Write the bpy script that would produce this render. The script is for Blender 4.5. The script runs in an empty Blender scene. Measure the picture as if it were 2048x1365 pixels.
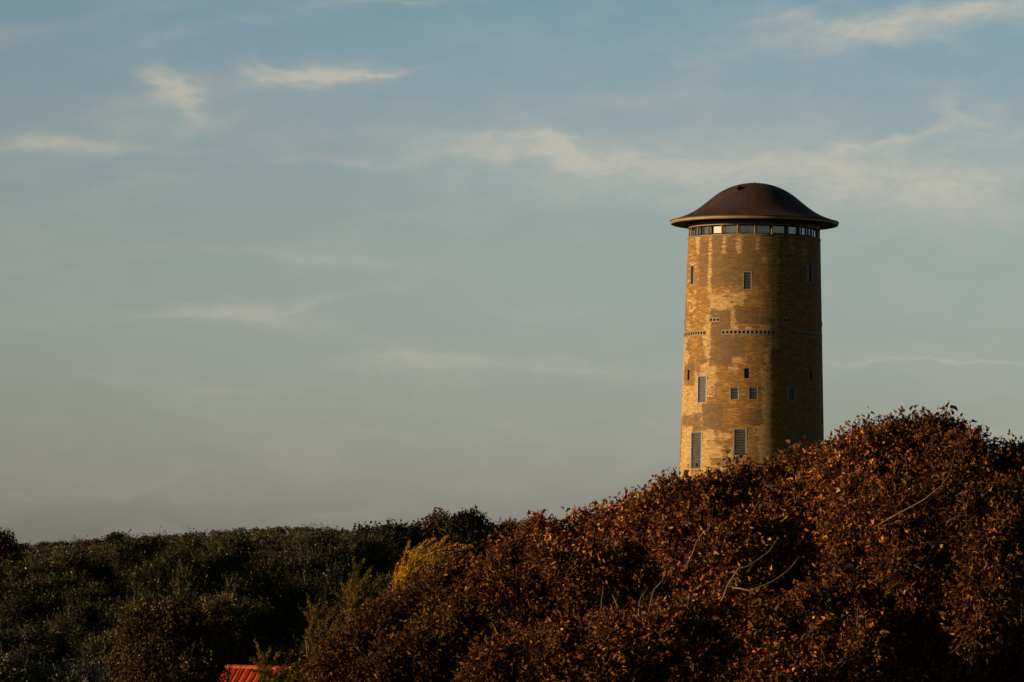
import bpy, math, random
import numpy as np
from mathutils import Matrix, Vector

# ------------------------------------------------------------------ camera, sky, sun
sc = bpy.context.scene
COL = sc.collection
W_PX, H_PX = 2048.0, 1365.0
HFOV = math.radians(14.0)
F_PX = W_PX / 2 / math.tan(HFOV / 2)
HORIZON_PX = 1130.0
PITCH = math.atan((HORIZON_PX - H_PX / 2) / F_PX)
ROLL = math.radians(0.8)
CAM_Z = 9.0
cam_d = bpy.data.cameras.new('camera')
cam = bpy.data.objects.new('camera', cam_d); COL.objects.link(cam)
cam_d.sensor_width = 36; cam_d.lens = 36 / 2 / math.tan(HFOV / 2)
cam_d.clip_start = 0.5; cam_d.clip_end = 12000
ROT = Matrix.Rotation(math.pi / 2 + PITCH, 4, 'X') @ Matrix.Rotation(ROLL, 4, 'Z')
cam.matrix_world = Matrix.Translation((0, 0, CAM_Z)) @ ROT
sc.camera = cam

SUN_EL = math.radians(9.0)
SUN_AZ = math.radians(78.0)          # measured from -Y (towards the camera) to -X (left)
TO_SUN = Vector((-math.sin(SUN_AZ) * math.cos(SUN_EL), -math.cos(SUN_AZ) * math.cos(SUN_EL), math.sin(SUN_EL)))
sun_d = bpy.data.lights.new('sun', 'SUN'); sun_d.energy = 5.0; sun_d.angle = math.radians(0.5)
sun_d.color = (1.0, 0.72, 0.40)
sun = bpy.data.objects.new('sun', sun_d); COL.objects.link(sun)
sun.rotation_euler = TO_SUN.to_track_quat('Z', 'Y').to_euler()
sc.view_settings.view_transform = 'Standard'; sc.view_settings.look = 'None'
sc.view_settings.exposure = 1.0; sc.view_settings.gamma = 1.0
sc.view_settings.use_curve_mapping = False


class NT:
    """small helper to write node graphs as expressions"""
    def __init__(s, tree):
        s.t = tree; s.n = tree.nodes; s.l = tree.links
        s.n.clear()
    def put(s, sock, v):
        if isinstance(v, bpy.types.NodeSocket): s.l.new(v, sock)
        elif v is not None:
            if hasattr(sock.default_value, '__len__') and not hasattr(v, '__len__'): v = [v] * len(sock.default_value)
            if hasattr(v, '__len__') and len(v) == 3 and len(sock.default_value) == 4: v = (*v, 1)
            sock.default_value = v
    def m(s, op, a, b=None, c=None, clamp=False):
        n = s.n.new('ShaderNodeMath'); n.operation = op; n.use_clamp = clamp
        for i, v in enumerate((a, b, c)):
            if v is not None: s.put(n.inputs[i], v)
        return n.outputs[0]
    def mix(s, f, a, b, blend='MIX'):
        n = s.n.new('ShaderNodeMix'); n.data_type = 'RGBA'; n.blend_type = blend
        s.put(n.inputs[0], f); s.put(n.inputs[6], a); s.put(n.inputs[7], b)
        return n.outputs[2]
    def xyz(s, x, y, z=0.0):
        n = s.n.new('ShaderNodeCombineXYZ')
        for i, v in enumerate((x, y, z)): s.put(n.inputs[i], v)
        return n.outputs[0]
    def sep(s, v):
        n = s.n.new('ShaderNodeSeparateXYZ'); s.put(n.inputs[0], v); return n.outputs
    def noise(s, vec, scale, detail=3, rough=0.5, dist=0.0):
        n = s.n.new('ShaderNodeTexNoise'); s.put(n.inputs['Vector'], vec)
        n.inputs['Scale'].default_value = scale; n.inputs['Detail'].default_value = detail
        n.inputs['Roughness'].default_value = rough; n.inputs['Distortion'].default_value = dist
        return n.outputs['Fac']
    def sstep(s, v, a, b, c=0.0, d=1.0):
        n = s.n.new('ShaderNodeMapRange'); n.interpolation_type = 'SMOOTHSTEP'
        s.put(n.inputs[0], v)
        for i, q in enumerate((a, b, c, d)): s.put(n.inputs[i + 1], q)
        return n.outputs[0]
    def white(s, vec):
        n = s.n.new('ShaderNodeTexWhiteNoise'); n.noise_dimensions = '3D'; s.put(n.inputs[0], vec)
        return n.outputs[0]
    def attr(s, name):
        n = s.n.new('ShaderNodeAttribute'); n.attribute_name = name; return n
    def tc(s, out='Object'):
        return s.n.new('ShaderNodeTexCoord').outputs[out]


def ray(px, py):
    v = Vector(((px - W_PX / 2) / F_PX, -(py - H_PX / 2) / F_PX, -1.0))
    return (ROT.to_3x3() @ v).normalized()

def at(px, py, Y):
    d = ray(px, py)
    t = Y / d.y
    return np.array((d.x * t, Y, CAM_Z + d.z * t))

def azel(px, py):
    d = ray(px, py)
    return math.degrees(math.atan2(d.x, d.y)), math.degrees(math.asin(d.z))

# world: physical sky with thin high cloud
world = bpy.data.worlds.new('World'); sc.world = world; world.use_nodes = True
g = NT(world.node_tree)
sky = g.n.new('ShaderNodeTexSky'); sky.sky_type = 'NISHITA'; sky.sun_disc = False
sky.sun_elevation = SUN_EL
sky.sun_rotation = math.atan2(TO_SUN.x, TO_SUN.y)
sky.air_density = 1.0; sky.dust_density = 1.0; sky.ozone_density = 2.0
gen = g.tc('Generated')
dx, dy, dz = g.sep(gen)
AZ = g.m('MULTIPLY', g.m('ARCTAN2', dx, dy), 57.29578)
EL = g.m('MULTIPLY', g.m('ARCSINE', dz), 57.29578)
# streaky fibres: two noises, stretched along the wind
wx = g.m('ADD', g.m('MULTIPLY', AZ, 0.30), g.m('MULTIPLY', EL, 0.10))
warp = g.m('MULTIPLY', g.m('SUBTRACT', g.noise(g.xyz(g.m('MULTIPLY', AZ, .6), EL, 3.0), 1.3, 4), 0.5), 1.5)
fib = g.noise(g.xyz(wx, g.m('ADD', EL, warp), 0.0), 1.6, 8, 0.58)
fib2 = g.noise(g.xyz(g.m('MULTIPLY', AZ, 0.8), g.m('ADD', g.m('MULTIPLY', EL, 1.7), warp), 7.0), 2.2, 8, 0.62)
fibf = g.noise(g.xyz(g.m('MULTIPLY', AZ, 1.4), g.m('ADD', g.m('ADD', g.m('MULTIPLY', EL, 5.0), g.m('MULTIPLY', AZ, -.5)), warp), 11.0), 2.6, 9, 0.62)
# (px, py, half length, half height, tilt deg, strength)
CLOUDS = [
 (322,160,34,26,25,.62),(345,178,60,18,-28,.48),(395,205,70,16,-32,.40),(310,195,95,22,14,.30),(400,235,160,36,8,.18),
 (500,148,40,20,-18,.80),(560,138,48,14,-30,.65),(600,152,95,16,4,.75),(700,146,110,8,5,.75),(480,172,70,16,12,.30),
 (50,292,130,13,2,.62),(230,292,120,11,-4,.50),(120,275,170,16,6,.26),(370,262,120,24,14,.22),
 (250,375,120,26,22,.16),(90,60,320,22,12,.14),(420,60,260,22,14,.16),
 (1115,285,60,22,-32,.55),(1010,284,110,18,6,.42),(930,310,140,14,3,.38),(1150,318,190,16,-5,.45),(700,322,150,9,0,.36),(1010,300,280,50,0,.20),
 (1450,330,330,34,-2,.42),(1500,380,420,60,0,.34),(1850,380,300,60,-6,.55),(1700,330,220,40,-8,.30),(1280,400,200,40,-8,.22),(2020,350,120,40,10,.40),
 (1905,225,36,44,35,.42),(1860,265,80,16,28,.50),(1770,288,80,8,16,.55),(1980,272,150,18,14,.32),(1600,250,260,60,6,.14),
 (1870,45,300,26,8,.80),(1680,48,150,18,-8,.50),(1980,14,180,20,10,.60),(1600,22,120,10,18,.34),(1760,75,150,10,-4,.32),
 (1250,195,180,26,8,.22),(1400,150,200,36,12,.12),
 (330,632,150,11,2,.38),(480,628,100,13,-3,.40),(570,612,90,10,6,.32),(640,598,180,12,4,.18),(430,640,260,26,0,.14),
 (500,500,320,12,-4,.15),(620,520,220,10,-4,.12),(820,722,80,18,0,.26),(1000,716,160,9,0,.22),(1100,738,300,10,-2,.20),(950,735,300,30,0,.14),
 (1850,722,280,4,0,.34),(350,770,260,20,-3,.12),(780,1,110,6,0,.5),
]
acc = None
AZW = g.m('ADD', AZ, g.m('MULTIPLY', g.m('SUBTRACT', g.noise(g.xyz(g.m('MULTIPLY', AZ, .8), g.m('MULTIPLY', EL, 1.6), 21.0), 1.0, 3, .5), .5), 2.2))
ELW = g.m('ADD', EL, g.m('MULTIPLY', g.m('SUBTRACT', g.noise(g.xyz(g.m('MULTIPLY', AZ, .8), g.m('MULTIPLY', EL, 1.8), 31.0), 1.0, 4, .5), .5), .60))
for (px, py, a, b, tilt, st) in CLOUDS:
    A0, E0 = azel(px, py)
    k = 14.0 / 2048.0
    th = math.radians(tilt - 0.8)
    ua = g.m('SUBTRACT', AZW, A0); ve = g.m('SUBTRACT', ELW, E0)
    p = g.m('ADD', g.m('MULTIPLY', ua, math.cos(th) / (a * k)), g.m('MULTIPLY', ve, math.sin(th) / (a * k)))
    q = g.m('ADD', g.m('MULTIPLY', ua, -math.sin(th) / (b * k)), g.m('MULTIPLY', ve, math.cos(th) / (b * k)))
    r2 = g.m('ADD', g.m('MULTIPLY', p, p), g.m('MULTIPLY', q, q))
    e = g.m('MULTIPLY', g.m('EXPONENT', g.m('MULTIPLY', g.m('POWER', r2, .8), -1.0)), st)
    acc = e if acc is None else g.m('ADD', acc, e)
fibs = g.m('ADD', g.m('MULTIPLY', fib, 0.35), g.m('ADD', g.m('MULTIPLY', fib2, 0.35), g.m('MULTIPLY', fibf, 0.30)))
cl = g.m('MULTIPLY', acc, g.sstep(fibs, 0.30, 0.70, 0.50, 1.5))
veil = g.m('MULTIPLY', g.sstep(fib, 0.42, 0.72), 0.17)
cl = g.m('ADD', cl, veil)
up = g.sstep(EL, -2.0, 12.0)
elr = g.n.new('ShaderNodeValToRGB')
g.put(elr.inputs[0], g.m('DIVIDE', g.m('ADD', EL, 2.0), 32.0, clamp=True))
# the haze layer low over the sea: paler and greyer than the clear-air model gives
SKY_STOPS = [(0.0, (.28, .30, .47)), (2.9/32, (.278, .304, .46)), (4.26/32, (.260, .270, .362)), (6.3/32, (.280, .264, .290)), (8.36/32, (.272, .266, .290)), (9.6/32, (.232, .258, .280)), (13/32, (.14, .165, .185)), (20/32, (.08, .09, .10)), (1.0, (.05, .055, .06))]
cr = elr.color_ramp
cr.elements[0].position, cr.elements[0].color = SKY_STOPS[0][0], (*SKY_STOPS[0][1], 1)
cr.elements[1].position, cr.elements[1].color = SKY_STOPS[-1][0], (*SKY_STOPS[-1][1], 1)
for p_, c_ in SKY_STOPS[1:-1]:
    e_ = cr.elements.new(p_); e_.color = (*c_, 1)
base = g.mix(1.0, g.mix(1.0, sky.outputs[0], (4, 4, 4), 'MULTIPLY'), elr.outputs[0], 'MULTIPLY')
CLOUD_COL = (4.7, 4.3, 3.55)
tot = g.mix(g.m('MINIMUM', g.m('MULTIPLY', cl, 0.60), .72), base, CLOUD_COL)
tot = g.mix(1.0, tot, g.sstep(AZ, -9.0, 1.0, .90, 1.02), 'MULTIPLY')
bg = g.n.new('ShaderNodeBackground'); g.put(bg.inputs[0], tot); bg.inputs[1].default_value = 0.06
ow = g.n.new('ShaderNodeOutputWorld'); g.l.new(bg.outputs[0], ow.inputs[0])

# ------------------------------------------------------------------ helpers
def tag(o, label=None, cat=None, group=None, kind=None):
    if label: o['label'] = label
    if cat: o['category'] = cat
    if group: o['group'] = group
    if kind: o['kind'] = kind
    return o

def empty(name, loc, label, cat, group=None):
    o = bpy.data.objects.new(name, None); COL.objects.link(o); o.location = tuple(float(v) for v in loc)
    o.empty_display_size = 0.3
    return tag(o, label, cat, group)

def mesh_obj(name, V, faces, mat, parent=None, smooth=False, attrs=None, colors=None, origin=None):
    """V (n,3) world coordinates; faces = list of tuples or an (m,k) array"""
    V = np.asarray(V, dtype=np.float64)
    off = np.zeros(3)
    if parent is not None: off = np.array(parent.location)
    elif origin is not None: off = np.asarray(origin, float)
    V = V - off
    me = bpy.data.meshes.new(name)
    if isinstance(faces, np.ndarray):
        m_, k_ = faces.shape
        me.vertices.add(len(V)); me.vertices.foreach_set('co', V.astype(np.float32).ravel())
        me.loops.add(m_ * k_); me.loops.foreach_set('vertex_index', faces.astype(np.int32).ravel())
        me.polygons.add(m_); me.polygons.foreach_set('loop_start', np.arange(0, m_ * k_, k_, dtype=np.int32))
        me.update(calc_edges=True)
    else:
        me.from_pydata([tuple(v) for v in V], [], faces)
    me.polygons.foreach_set('use_smooth', np.full(len(me.polygons), smooth))
    if colors is not None:
        ca = me.color_attributes.new('tint', 'FLOAT_COLOR', 'POINT')
        c4 = np.ones((len(V), 4), np.float32); c4[:, :3] = colors
        ca.data.foreach_set('color', c4.ravel())
    for k, v in (attrs or {}).items():
        a = me.attributes.new(k, 'FLOAT', 'POINT'); a.data.foreach_set('value', np.asarray(v, np.float32))
    me.update()
    me.materials.append(mat)
    o = bpy.data.objects.new(name, me); COL.objects.link(o)
    if parent is not None: o.parent = parent
    elif origin is not None: o.location = tuple(float(v) for v in off)
    return o

def material(name, color=(.5, .5, .5), rough=0.7, metal=0.0, spec=0.5):
    m = bpy.data.materials.new(name); m.use_nodes = True
    g = NT(m.node_tree)
    b = g.n.new('ShaderNodeBsdfPrincipled'); o = g.n.new('ShaderNodeOutputMaterial')
    g.l.new(b.outputs[0], o.inputs[0])
    b.inputs['Base Color'].default_value = (*color, 1); b.inputs['Roughness'].default_value = rough
    b.inputs['Metallic'].default_value = metal; b.inputs['Specular IOR Level'].default_value = spec
    return m, g, b, o

class MB:
    def __init__(s): s.V = []; s.F = []
    def quad(s, *p):
        n = len(s.V); s.V += [np.asarray(q, float) for q in p]; s.F.append(tuple(range(n, n + len(p))))
    def box(s, c, ax, half):
        """c centre, ax three unit axes, half sizes"""
        c = np.asarray(c, float); ax = [np.asarray(a, float) for a in ax]
        n = len(s.V)
        for i in (-1, 1):
            for j in (-1, 1):
                for k in (-1, 1):
                    s.V.append(c + ax[0] * half[0] * i + ax[1] * half[1] * j + ax[2] * half[2] * k)
        for f in ((0, 1, 3, 2), (4, 6, 7, 5), (0, 4, 5, 1), (2, 3, 7, 6), (0, 2, 6, 4), (1, 5, 7, 3)):
            s.F.append(tuple(n + i for i in f))
    def tube(s, pts, rad, sides=6):
        pts = [np.asarray(p, float) for p in pts]
        n0 = len(s.V); m = len(pts)
        for i, p in enumerate(pts):
            d = pts[min(i + 1, m - 1)] - pts[max(i - 1, 0)]
            d = d / (np.linalg.norm(d) + 1e-9)
            a = np.cross(d, (0.3, 0.9, 0.2)); a /= np.linalg.norm(a) + 1e-9; b = np.cross(d, a)
            for k in range(sides):
                t = 2 * math.pi * k / sides
                s.V.append(p + (a * math.cos(t) + b * math.sin(t)) * rad[i])
        for i in range(m - 1):
            for k in range(sides):
                k2 = (k + 1) % sides
                s.F.append((n0 + i * sides + k, n0 + i * sides + k2, n0 + (i + 1) * sides + k2, n0 + (i + 1) * sides + k))
        s.F.append(tuple(n0 + k for k in range(sides))); s.F.append(tuple(n0 + (m - 1) * sides + k for k in range(sides)))
    def build(s, name, mat, parent=None, smooth=False, origin=None):
        return mesh_obj(name, np.array(s.V), s.F, mat, parent, smooth, origin=origin)

# ------------------------------------------------------------------ ground
def ground_h(x, y):
    x = np.asarray(x, float); y = np.asarray(y, float)
    sm = lambda a, b, v: np.clip((v - a) / (b - a), 0, 1) ** 2 * (3 - 2 * np.clip((v - a) / (b - a), 0, 1))
    h = 5.2 * sm(95, 260, y) - 4.0 * sm(330, 900, y)
    h = h + 2.5 * np.exp(-(((x - 18) / 40) ** 2 + ((y - 292) / 40) ** 2))
    h = h + 0.35 * np.sin(x * 0.09 + 1.3) * np.cos(y * 0.07) * sm(20, 60, y)
    return h
gx = np.concatenate([-np.geomspace(6000, 90, 30), np.linspace(-80, 80, 65), np.geomspace(90, 6000, 30)])
gy = np.concatenate([-np.geomspace(2000, 40, 14), np.linspace(-30, 420, 150), np.geomspace(440, 9000, 26)])
GX, GY = np.meshgrid(gx, gy)
GV = np.stack([GX, GY, ground_h(GX, GY)], -1).reshape(-1, 3)
nx, ny = len(gx), len(gy)
ii = (np.arange(ny - 1)[:, None] * nx + np.arange(nx - 1)[None]).ravel()
GF = np.stack([ii, ii + 1, ii + nx + 1, ii + nx], -1)
mg, gg, gb, go = material('dune_grass', rough=0.95, spec=0.1)
oc = gg.tc('Object')
n1 = gg.noise(oc, 0.15, 5); n2 = gg.noise(oc, 2.5, 6, 0.7)
gg.put(gb.inputs['Base Color'], gg.mix(n2, gg.mix(gg.sstep(n1, .4, .6), (.05, .055, .02), (.12, .095, .05)), (.03, .03, .015)))
mesh_obj('ground', GV, GF, mg, smooth=True)['kind'] = 'structure'

# ------------------------------------------------------------------ water tower
TY = 290.0
AX = at(1506.0, 700.0, TY); AX[2] = 0
cx, cy = AX[0], AX[1]
MPP = TY / F_PX
def zax(py, px=1506.0): return at(px, py, TY)[2]
# local frame: theta = 0 faces the camera, positive to the right
dir0 = np.array((-cx, -cy)); dir0 /= np.linalg.norm(dir0)
side0 = np.array((-dir0[1], dir0[0]))            # picture right
def cyl(th, r, z):
    d = dir0 * math.cos(th) + side0 * math.sin(th)
    return np.array((cx + d[0] * r, cy + d[1] * r, z))
Z_TOPWALL = zax(478.5)                          # sill of the window ring
Z_940 = zax(940)
R_TOP, R_940 = 132.5 * MPP, 145.0 * MPP
def wr(z): return R_TOP + (Z_TOPWALL - z) / (Z_TOPWALL - Z_940) * (R_940 - R_TOP)
Z_BASE = float(ground_h(cx, cy)) - 0.5
def wall_hit(px, py, r_add=0.0):
    d = np.array(ray(px, py)); z = Z_TOPWALL - 8
    for _ in range(6):
        r = wr(z) + r_add
        ex, ey = -cx, -cy
        A = d[0] ** 2 + d[1] ** 2; B = 2 * (ex * d[0] + ey * d[1]); C = ex * ex + ey * ey - r * r
        disc = B * B - 4 * A * C
        t = (-B - math.sqrt(max(disc, 0))) / 2 / A
        z = CAM_Z + d[2] * t
    p = np.array((d[0] * t - cx, d[1] * t - cy))
    return math.atan2(p @ side0, p @ dir0), z

# --- materials of the tower
mbk, gk, bk, ok_ = material('weathered_yellow_brick', rough=0.8, spec=0.25)
uvn = gk.n.new('ShaderNodeUVMap'); uvn.uv_map = 'brick_uv'
u, v, _z = gk.sep(uvn.outputs[0])
BW, BH = 0.23, 0.068
vr = gk.m('DIVIDE', v, BH); row = gk.m('FLOOR', vr)
uc = gk.m('ADD', gk.m('DIVIDE', u, BW), gk.m('MULTIPLY', gk.m('FRACT', gk.m('MULTIPLY', row, 0.5)), 1.0))
colm = gk.m('FLOOR', uc)
cell = gk.xyz(colm, row, 0.0)
rnd = gk.white(cell); rnd2 = gk.white(gk.xyz(colm, row, 5.0))
cellp = gk.xyz(gk.m('MULTIPLY', colm, BW), gk.m('MULTIPLY', row, BH), 0.0)
nA = gk.noise(cellp, 0.9, 4, 0.6); nB = gk.noise(cellp, 0.5, 3, 0.6, 0.5); nC = gk.noise(gk.xyz(gk.m('MULTIPLY', colm, BW * .6), gk.m('MULTIPLY', row, BH * 1.6), 0.0), 1.9, 4, 0.7)
pale = gk.attr('pale').outputs['Fac']; dark = gk.attr('dark').outputs['Fac']
jit = gk.m('ADD', gk.m('MULTIPLY', gk.m('SUBTRACT', rnd, .5), 0.26), gk.m('MULTIPLY', gk.m('SUBTRACT', nC, .5), 1.5))
pm = gk.sstep(gk.m('ADD', gk.m('ADD', pale, gk.m('MULTIPLY', gk.m('SUBTRACT', nA, .5), 1.1)), jit), 0.44, 0.54)
dm = gk.sstep(gk.m('ADD', gk.m('ADD', dark, gk.m('MULTIPLY', gk.m('SUBTRACT', nB, .5), 0.7)), jit), 0.44, 0.54)
gold = gk.mix(gk.sstep(nC, .35, .68), (0.125, 0.054, 0.0075), (0.220, 0.106, 0.016))
gold = gk.mix(gk.sstep(rnd2, .55, 1.0), gold, (0.085, 0.040, 0.011))
gold = gk.mix(gk.sstep(rnd2, .22, .0), gold, (0.27, 0.15, 0.036))
gold = gk.mix(gk.m('MULTIPLY', gk.sstep(nB, .5, .62), .45), gold, (.10, .048, .011))
palec = gk.mix(rnd, (0.225, 0.136, 0.046), (0.290, 0.180, 0.066))
darkc = gk.mix(rnd, (0.062, 0.035, 0.0135), (0.098, 0.054, 0.020))
cc = gk.mix(pm, gold, palec)
cc = gk.mix(gk.m('MULTIPLY', dm, 0.85), cc, darkc)
nH = gk.noise(gk.xyz(gk.m('MULTIPLY', u, .9), gk.m('MULTIPLY', row, .9), 3.0), 1.3, 3, .7)
streak = gk.sstep(nH, .28, .72, .72, 1.25)
cc = gk.mix(1.0, cc, gk.m('MULTIPLY', streak, gk.m('ADD', .8, gk.m('MULTIPLY', rnd2, .4))), 'MULTIPLY')
fu = gk.m('ABSOLUTE', gk.m('SUBTRACT', gk.m('FRACT', uc), 0.5)); fv = gk.m('ABSOLUTE', gk.m('SUBTRACT', gk.m('FRACT', vr), 0.5))
mort = gk.m('MAXIMUM', gk.m('GREATER_THAN', fu, 0.47), gk.m('GREATER_THAN', fv, 0.42))
cc = gk.mix(gk.m('MULTIPLY', mort, .55), cc, (0.10, 0.066, 0.034))
gk.put(bk.inputs['Base Color'], cc)
bmp = gk.n.new('ShaderNodeBump'); bmp.inputs['Strength'].default_value = 0.5; bmp.inputs['Distance'].default_value = 0.02
gk.put(bmp.inputs['Height'], gk.m('SUBTRACT', gk.m('ADD', gk.m('MULTIPLY', rnd, .6), gk.m('MULTIPLY', nC, .8)), mort))
gk.l.new(bmp.outputs[0], bk.inputs['Normal'])

mdome, gd_, bd_, _ = material('aged_copper_roof', rough=0.6, spec=0.3)
ocd = gd_.tc('Object'); sx, sy, sz = gd_.sep(ocd)
ang = gd_.m('ARCTAN2', sx, sy)
an = gd_.noise(gd_.xyz(gd_.m('MULTIPLY', ang, 9.0), gd_.m('MULTIPLY', sz, .5), 0), 1.5, 5, .65)
blot = gd_.noise(ocd, 0.7, 5, .6)
dc = gd_.mix(gd_.sstep(an, .35, .7), (.020, .011, .008), (.045, .018, .008))
dc = gd_.mix(gd_.sstep(blot, .42, .7), dc, (.016, .011, .011))
seam = gd_.m('LESS_THAN', gd_.m('ABSOLUTE', gd_.m('SUBTRACT', gd_.m('FRACT', gd_.m('MULTIPLY', ang, 72 / (2 * math.pi))), .5)), .045)
dc = gd_.mix(gd_.m('MULTIPLY', seam, .5), dc, (.02, .015, .014))
gd_.put(bd_.inputs['Base Color'], dc)
gd_.put(bd_.inputs['Roughness'], gd_.sstep(blot, .3, .7, .5, .68))
bp = gd_.n.new('ShaderNodeBump'); bp.inputs['Strength'].default_value = .4; bp.inputs['Distance'].default_value = .03
gd_.put(bp.inputs['Height'], gd_.m('ADD', seam, gd_.m('MULTIPLY', an, .6))); gd_.l.new(bp.outputs[0], bd_.inputs['Normal'])

def stained(name, a, b, scale=3.0, rough=.7):
    m, g_, b_, o_ = material(name, rough=rough, spec=.3)
    oc_ = g_.tc('Object'); s_ = g_.noise(oc_, scale, 5, .65)
    g_.put(b_.inputs['Base Color'], g_.mix(g_.sstep(s_, .3, .7), a, b))
    return m
m_fascia = stained('ochre_painted_fascia', (.12, .072, .028), (.17, .105, .042), 1.2, .6)
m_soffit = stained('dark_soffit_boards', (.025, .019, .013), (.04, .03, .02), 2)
m_conc = stained('weathered_concrete', (.11, .075, .04), (.17, .12, .064), 5)
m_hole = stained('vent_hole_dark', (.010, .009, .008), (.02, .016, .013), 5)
m_slat = stained('pale_metal_slat', (.10, .09, .08), (.17, .155, .14), 3, .4)
m_frame = stained('pale_window_frame', (.12, .105, .09), (.18, .155, .13), 6, .5)
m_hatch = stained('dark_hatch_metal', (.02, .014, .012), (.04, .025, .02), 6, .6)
def glass_mat(name, col, rough):
    m, g_, b_, o_ = material(name, col, rough, 0, 1.0)
    b_.inputs['IOR'].default_value = 1.65
    wv = g_.noise(g_.tc('Object'), 1.3, 2)
    bb = g_.n.new('ShaderNodeBump'); bb.inputs['Strength'].default_value = .05; bb.inputs['Distance'].default_value = .05
    g_.put(bb.inputs['Height'], wv); g_.l.new(bb.outputs[0], b_.inputs['Normal'])
    return m
m_glass = glass_mat('window_glass', (.012, .014, .016), .06)
m_glass2 = glass_mat('slatted_window_glass', (.008, .011, .014), .3)
m_glass2.node_tree.nodes['Principled BSDF'].inputs['IOR'].default_value = 1.45
m_glass2.node_tree.nodes['Principled BSDF'].inputs['Specular IOR Level'].default_value = .3

tower = empty('water_tower', (cx, cy, Z_BASE), 'tall round yellow brick water tower with a brown bell-shaped roof above the trees', 'water tower')

# --- openings, measured on the photograph then laid on the wall as angle + height
def opening(x0, x1, y0, y1):
    xm, ym = (x0 + x1) / 2, (y0 + y1) / 2
    ta, _ = wall_hit(x0, ym); tb, _ = wall_hit(x1, ym); tm, _ = wall_hit(xm, ym)
    _, z1 = wall_hit(xm, y0); _, z0 = wall_hit(xm, y1)
    return [ta, tb, z0, z1]
def by_angle(tdeg, w, y0, y1):
    """angle in degrees, width in metres, picture y at that angle"""
    t = math.radians(tdeg)
    px = 1505 + 141 * math.sin(t)
    _, z1 = wall_hit(px, y0); _, z0 = wall_hit(px, y1)
    r = wr((z0 + z1) / 2); h = w / 2 / r
    return [t - h, t + h, z0, z1]
LOUV = [by_angle(-66, .64, 533, 571), by_angle(-5.5, .64, 543, 580), by_angle(56, .64, 528, 566),
        by_angle(-45.6, .97, 752, 806.5), by_angle(-14.8, .66, 774, 800.5), by_angle(0.5, .68, 774, 800.5), by_angle(33, .62, 775, 803),
        by_angle(-50.5, 1.25, 864, 938.5), by_angle(-9.6, .955, 858, 912), by_angle(35.8, .9, 880, 935)]
SMALL = [by_angle(-65.8, .34, 740, 761), by_angle(-5, .33, 737, 757), by_angle(55.8, .34, 742, 762)]
for k in (118, 178, 238):
    LOUV.append([math.radians(k) - .07, math.radians(k) + .07, LOUV[0][2], LOUV[0][3]])
def band(t0, t1, y0, y1, px):
    _, z1 = wall_hit(px, y0); _, z0 = wall_hit(px, y1)
    return [math.radians(t0), math.radians(t1), z0, z1]
_zb = band(-27, 18.5, 659.6, 669.8, 1500)
BANDS = [[math.radians(c - 22.7), math.radians(c + 22.7), _zb[2], _zb[3]] for c in (-65.4, -4.2, 57.3, 117, 177, 237)]
_zt = band(-39, -29, 635.4, 644.4, 1428)
TRI = [[math.radians(c - 5.2), math.radians(c + 5.2), _zt[2], _zt[3]] for c in (-34, 27, 87, 147, 207, 267)]

def norm(t):
    while t <= -math.pi: t += 2 * math.pi
    while t > math.pi: t -= 2 * math.pi
    return t
OPEN = []
for o_ in LOUV + SMALL + BANDS + TRI:
    w_ = o_[1] - o_[0]; a_ = norm(o_[0]); o_[0] = a_; o_[1] = a_ + w_
    OPEN.append(o_)

# stains and repaired patches of the wall, in picture coordinates of the visible side
def Z1(x, y): return 1320 + x / 5.389, 350 + y / 5.389
def Z2(x, y): return 1340 + x / 6.0235, 580 + y / 6.0235
def Z3(x, y): return 1340 + x / 6.0235, 760 + y / 6.0235
PALE = [(Z1, 520, 640, 560, 1250, .55), (Z1, 665, 640, 715, 840, .55), (Z1, 820, 640, 880, 840, .65), (Z1, 1020, 640, 1075, 830, .4), (Z1, 395, 690, 425, 900, .5),
        (Z1, 1205, 640, 1275, 1347, .52), (Z1, 1390, 640, 1440, 850, .45), (Z1, 1530, 640, 1575, 1000, .4), (Z1, 1105, 905, 1140, 935, .8),
        (Z1, 300, 860, 385, 1347, .28), (Z1, 520, 1210, 560, 1347, .5), (Z1, 670, 1230, 760, 1347, .4), (Z1, 770, 1280, 900, 1347, .55),
        (Z2, 480, 90, 730, 275, .62), (Z2, 725, 190, 810, 480, .7), (Z2, 765, 40, 880, 190, .65), (Z2, 900, 415, 1000, 475, .6), (Z2, 1090, 415, 1235, 475, .6),
        (Z2, 430, 280, 500, 560, .6), (Z2, 400, 560, 540, 680, .6), (Z2, 425, 680, 505, 900, .65), (Z2, 360, 900, 560, 1060, .55), (Z2, 140, 600, 215, 1325, .6), (Z2, 170, 1000, 330, 1325, .55),
        (Z2, 740, 795, 890, 880, .7), (Z2, 700, 925, 780, 950, .6), (Z2, 1200, 0, 1290, 700, .6), (Z2, 1110, 960, 1210, 1325, .55), (Z2, 1150, 700, 1200, 960, .5), (Z2, 200, 0, 300, 480, .32),
        (Z2, 440, 1080, 540, 1325, .5),
        (Z3, 130, 0, 330, 420, .6), (Z3, 110, 560, 260, 1300, .65), (Z3, 340, 280, 400, 640, .6), (Z3, 380, 600, 520, 1300, .7), (Z3, 450, 800, 760, 1100, .65), (Z3, 430, 0, 520, 180, .4),
        (Z3, 1120, 0, 1215, 600, .6), (Z3, 1000, 560, 1225, 700, .55), (Z3, 1080, 690, 1230, 1050, .65), (Z3, 600, 640, 750, 720, .55), (Z3, 700, 1060, 900, 1300, .5), (Z3, 900, 1050, 1200, 1300, .5)]
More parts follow.
